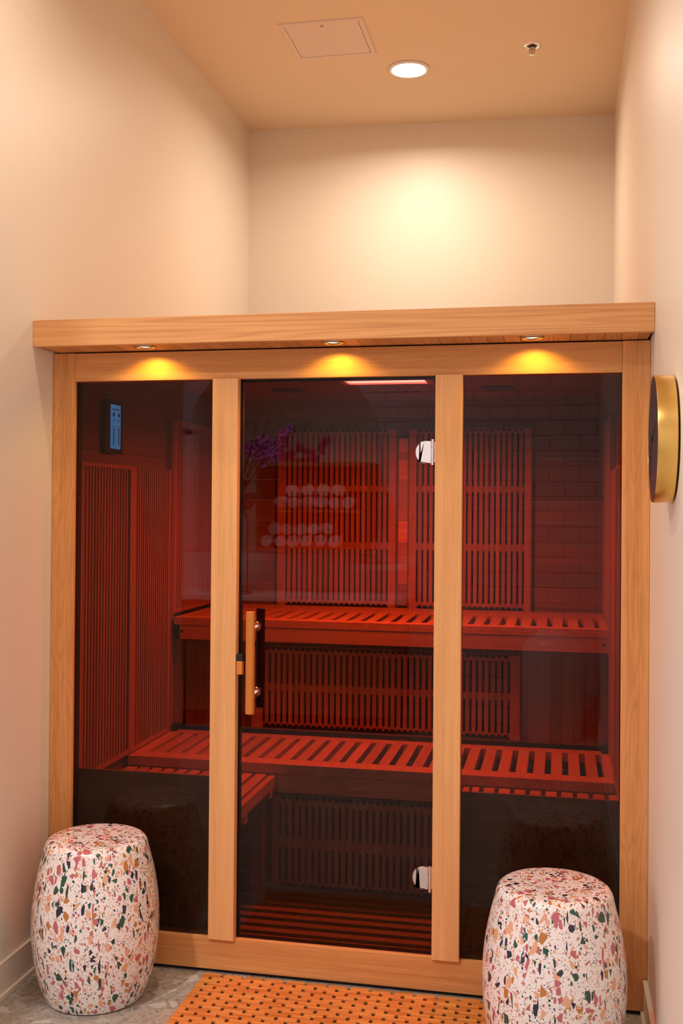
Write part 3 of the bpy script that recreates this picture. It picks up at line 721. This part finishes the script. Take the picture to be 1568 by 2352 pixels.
for k in range(5):
    a = -.9+.5*k; tip = Vector((POT[0]-.10+.125*k, POT[1]+.06*math.sin(k*2.1), 1.88+.05*math.sin(k*1.7)))
    base = Vector((POT[0]-.03+.015*k, POT[1], 1.47)); mid = (base+tip)/2+Vector((0, 0, .06))
    pts = [base.lerp(mid, i/6) if i < 6 else mid.lerp(tip, (i-6)/6) for i in range(13)]
    bm = bmesh.new(); tube(bm, pts, .0035, 6); obj('stem', bm, STEM, oc, smooth=True)
    bm = bmesh.new()
    for j in range(6):
        pp = pts[12-j//1 if j < 6 else 6]; flower(bm, pp+Vector((rnd.uniform(-.05, .05), rnd.uniform(0, .05), rnd.uniform(-.05, .02))), rnd.uniform(.030, .042), math.pi+rnd.uniform(-.6, .6), rnd.uniform(-.3, .4))
    o = obj('blossoms', bm, PETAL, oc, smooth=True); md = o.modifiers.new('t', 'SOLIDIFY'); md.thickness = .0015
for k, (dx, dz) in enumerate(((.16, 2.02), (.23, 2.0))):
    bm = bmesh.new(); tube(bm, [(POT[0]+.02, POT[1], 1.47), (POT[0]+dx*.6, POT[1], 1.75), (POT[0]+dx, POT[1], dz)], .0035, 6); obj('stake', bm, STEM, oc, smooth=True)
# small wall ledge and seated figurine
tag(box('wall_ledge', None, WHITE, .215, .585, -3.995, -3.80, 1.005, 1.045, .003), 'short white wall ledge holding a figurine, seen reflected in the glass', 'ledge')
fg = thing('seated_figurine', 'white seated meditating figurine, seen reflected in the door glass', 'figurine', (.40, -3.88, 1.046))
bm = bmesh.new(); fx, fy_, fz = .40, -3.88, 1.0465
skin = [((0, 0, .03), .035), ((0, 0, .08), .027), ((0, 0, .13), .034), ((0, 0, .165), .013), ((0, 0, .20), .024), ((0, 0, .222), .018),
        ((.042, .0, .14), .012), ((.056, .012, .085), .010), ((.058, .05, .045), .009), ((-.042, .0, .14), .012), ((-.056, .012, .085), .010), ((-.058, .05, .045), .009),
        ((.05, .02, .022), .019), ((.085, .045, .018), .016), ((.02, .07, .014), .011), ((-.05, .02, .022), .019), ((-.085, .045, .018), .016), ((-.02, .07, .014), .011)]
edg = [(0, 1), (1, 2), (2, 3), (3, 4), (4, 5), (2, 6), (6, 7), (7, 8), (2, 9), (9, 10), (10, 11), (0, 12), (12, 13), (13, 14), (0, 15), (15, 16), (16, 17)]
me = bpy.data.meshes.new('body'); me.from_pydata([p for p, r in skin], edg, []); o = bpy.data.objects.new('body', me); COL.objects.link(o); o.parent = fg; me.materials.append(WHITE)
o.location = (0, 0, .004)
md = o.modifiers.new('skin', 'SKIN'); md.use_smooth_shade = True
for i, (p, r) in enumerate(skin): me.skin_vertices[0].data[i].radius = (r, r)
me.skin_vertices[0].data[0].use_root = True
md = o.modifiers.new('sub', 'SUBSURF'); md.levels = 2; md.render_levels = 2
# pedal bin with domed lid
bn = thing('waste_bin', 'white cylindrical waste bin with a domed lid, seen reflected in the right glass', 'bin', (1.53, -3.66, 0))
bm = bmesh.new(); lathe(bm, (1.53, -3.66, .001), [(0, 0), (.18, 0), (.186, .01), (.192, .46), (.192, .47), (0, .47)], seg=64); obj('body', bm, WHITE, bn, smooth='auto')
bm = bmesh.new(); lathe(bm, (1.53, -3.66, .4725), [(0, 0), (.194, 0), (.196, .012), (.192, .03)]+[(.192*math.cos(a), .03+.165*math.sin(a)) for a in [math.pi/2*i/16 for i in range(1, 17)]], seg=64); obj('domed_lid', bm, WHITE, bn, smooth='auto')
# small soap bottle and wall lamp
sp = thing('soap_dispenser', 'small white pump bottle on the vanity counter, seen reflected in the left glass', 'soap dispenser', (-1.02, -3.75, .853))
bm = bmesh.new(); lathe(bm, (-1.02, -3.75, .8535), [(0, 0), (.034, 0), (.036, .004), (.036, .09), (.03, .10), (.012, .105), (.012, .115), (0, .115)], seg=32); obj('bottle', bm, WHITE, sp, smooth='auto')
bm = bmesh.new(); tube(bm, [(-1.02, -3.75, .968), (-1.02, -3.75, .99), (-1.02, -3.745, .998), (-1.02, -3.71, .998)], .004); obj('pump', bm, BLACKPL, sp, smooth=True)
wl = thing('wall_lamp', 'dark wall lamp on the tiled wall, seen reflected in the left glass', 'wall lamp', (-1.10, -3.99, 1.85))
bm = bmesh.new(); cyl(bm, (-1.10, -3.999, 1.85), .04, .02, 'Y'); tube(bm, [(-1.10, -3.98, 1.85), (-1.10, -3.92, 1.86), (-1.10, -3.90, 1.93)], .007); obj('bracket', bm, BLACKPL, wl, smooth='auto')
bm = bmesh.new(); lathe(bm, (-1.08, -3.90, 1.93), [(0, .0), (.085, 0), (.085, .02), (.06, .045), (0, .05)], seg=32); obj('shade', bm, BLACKPL, wl, smooth='auto')
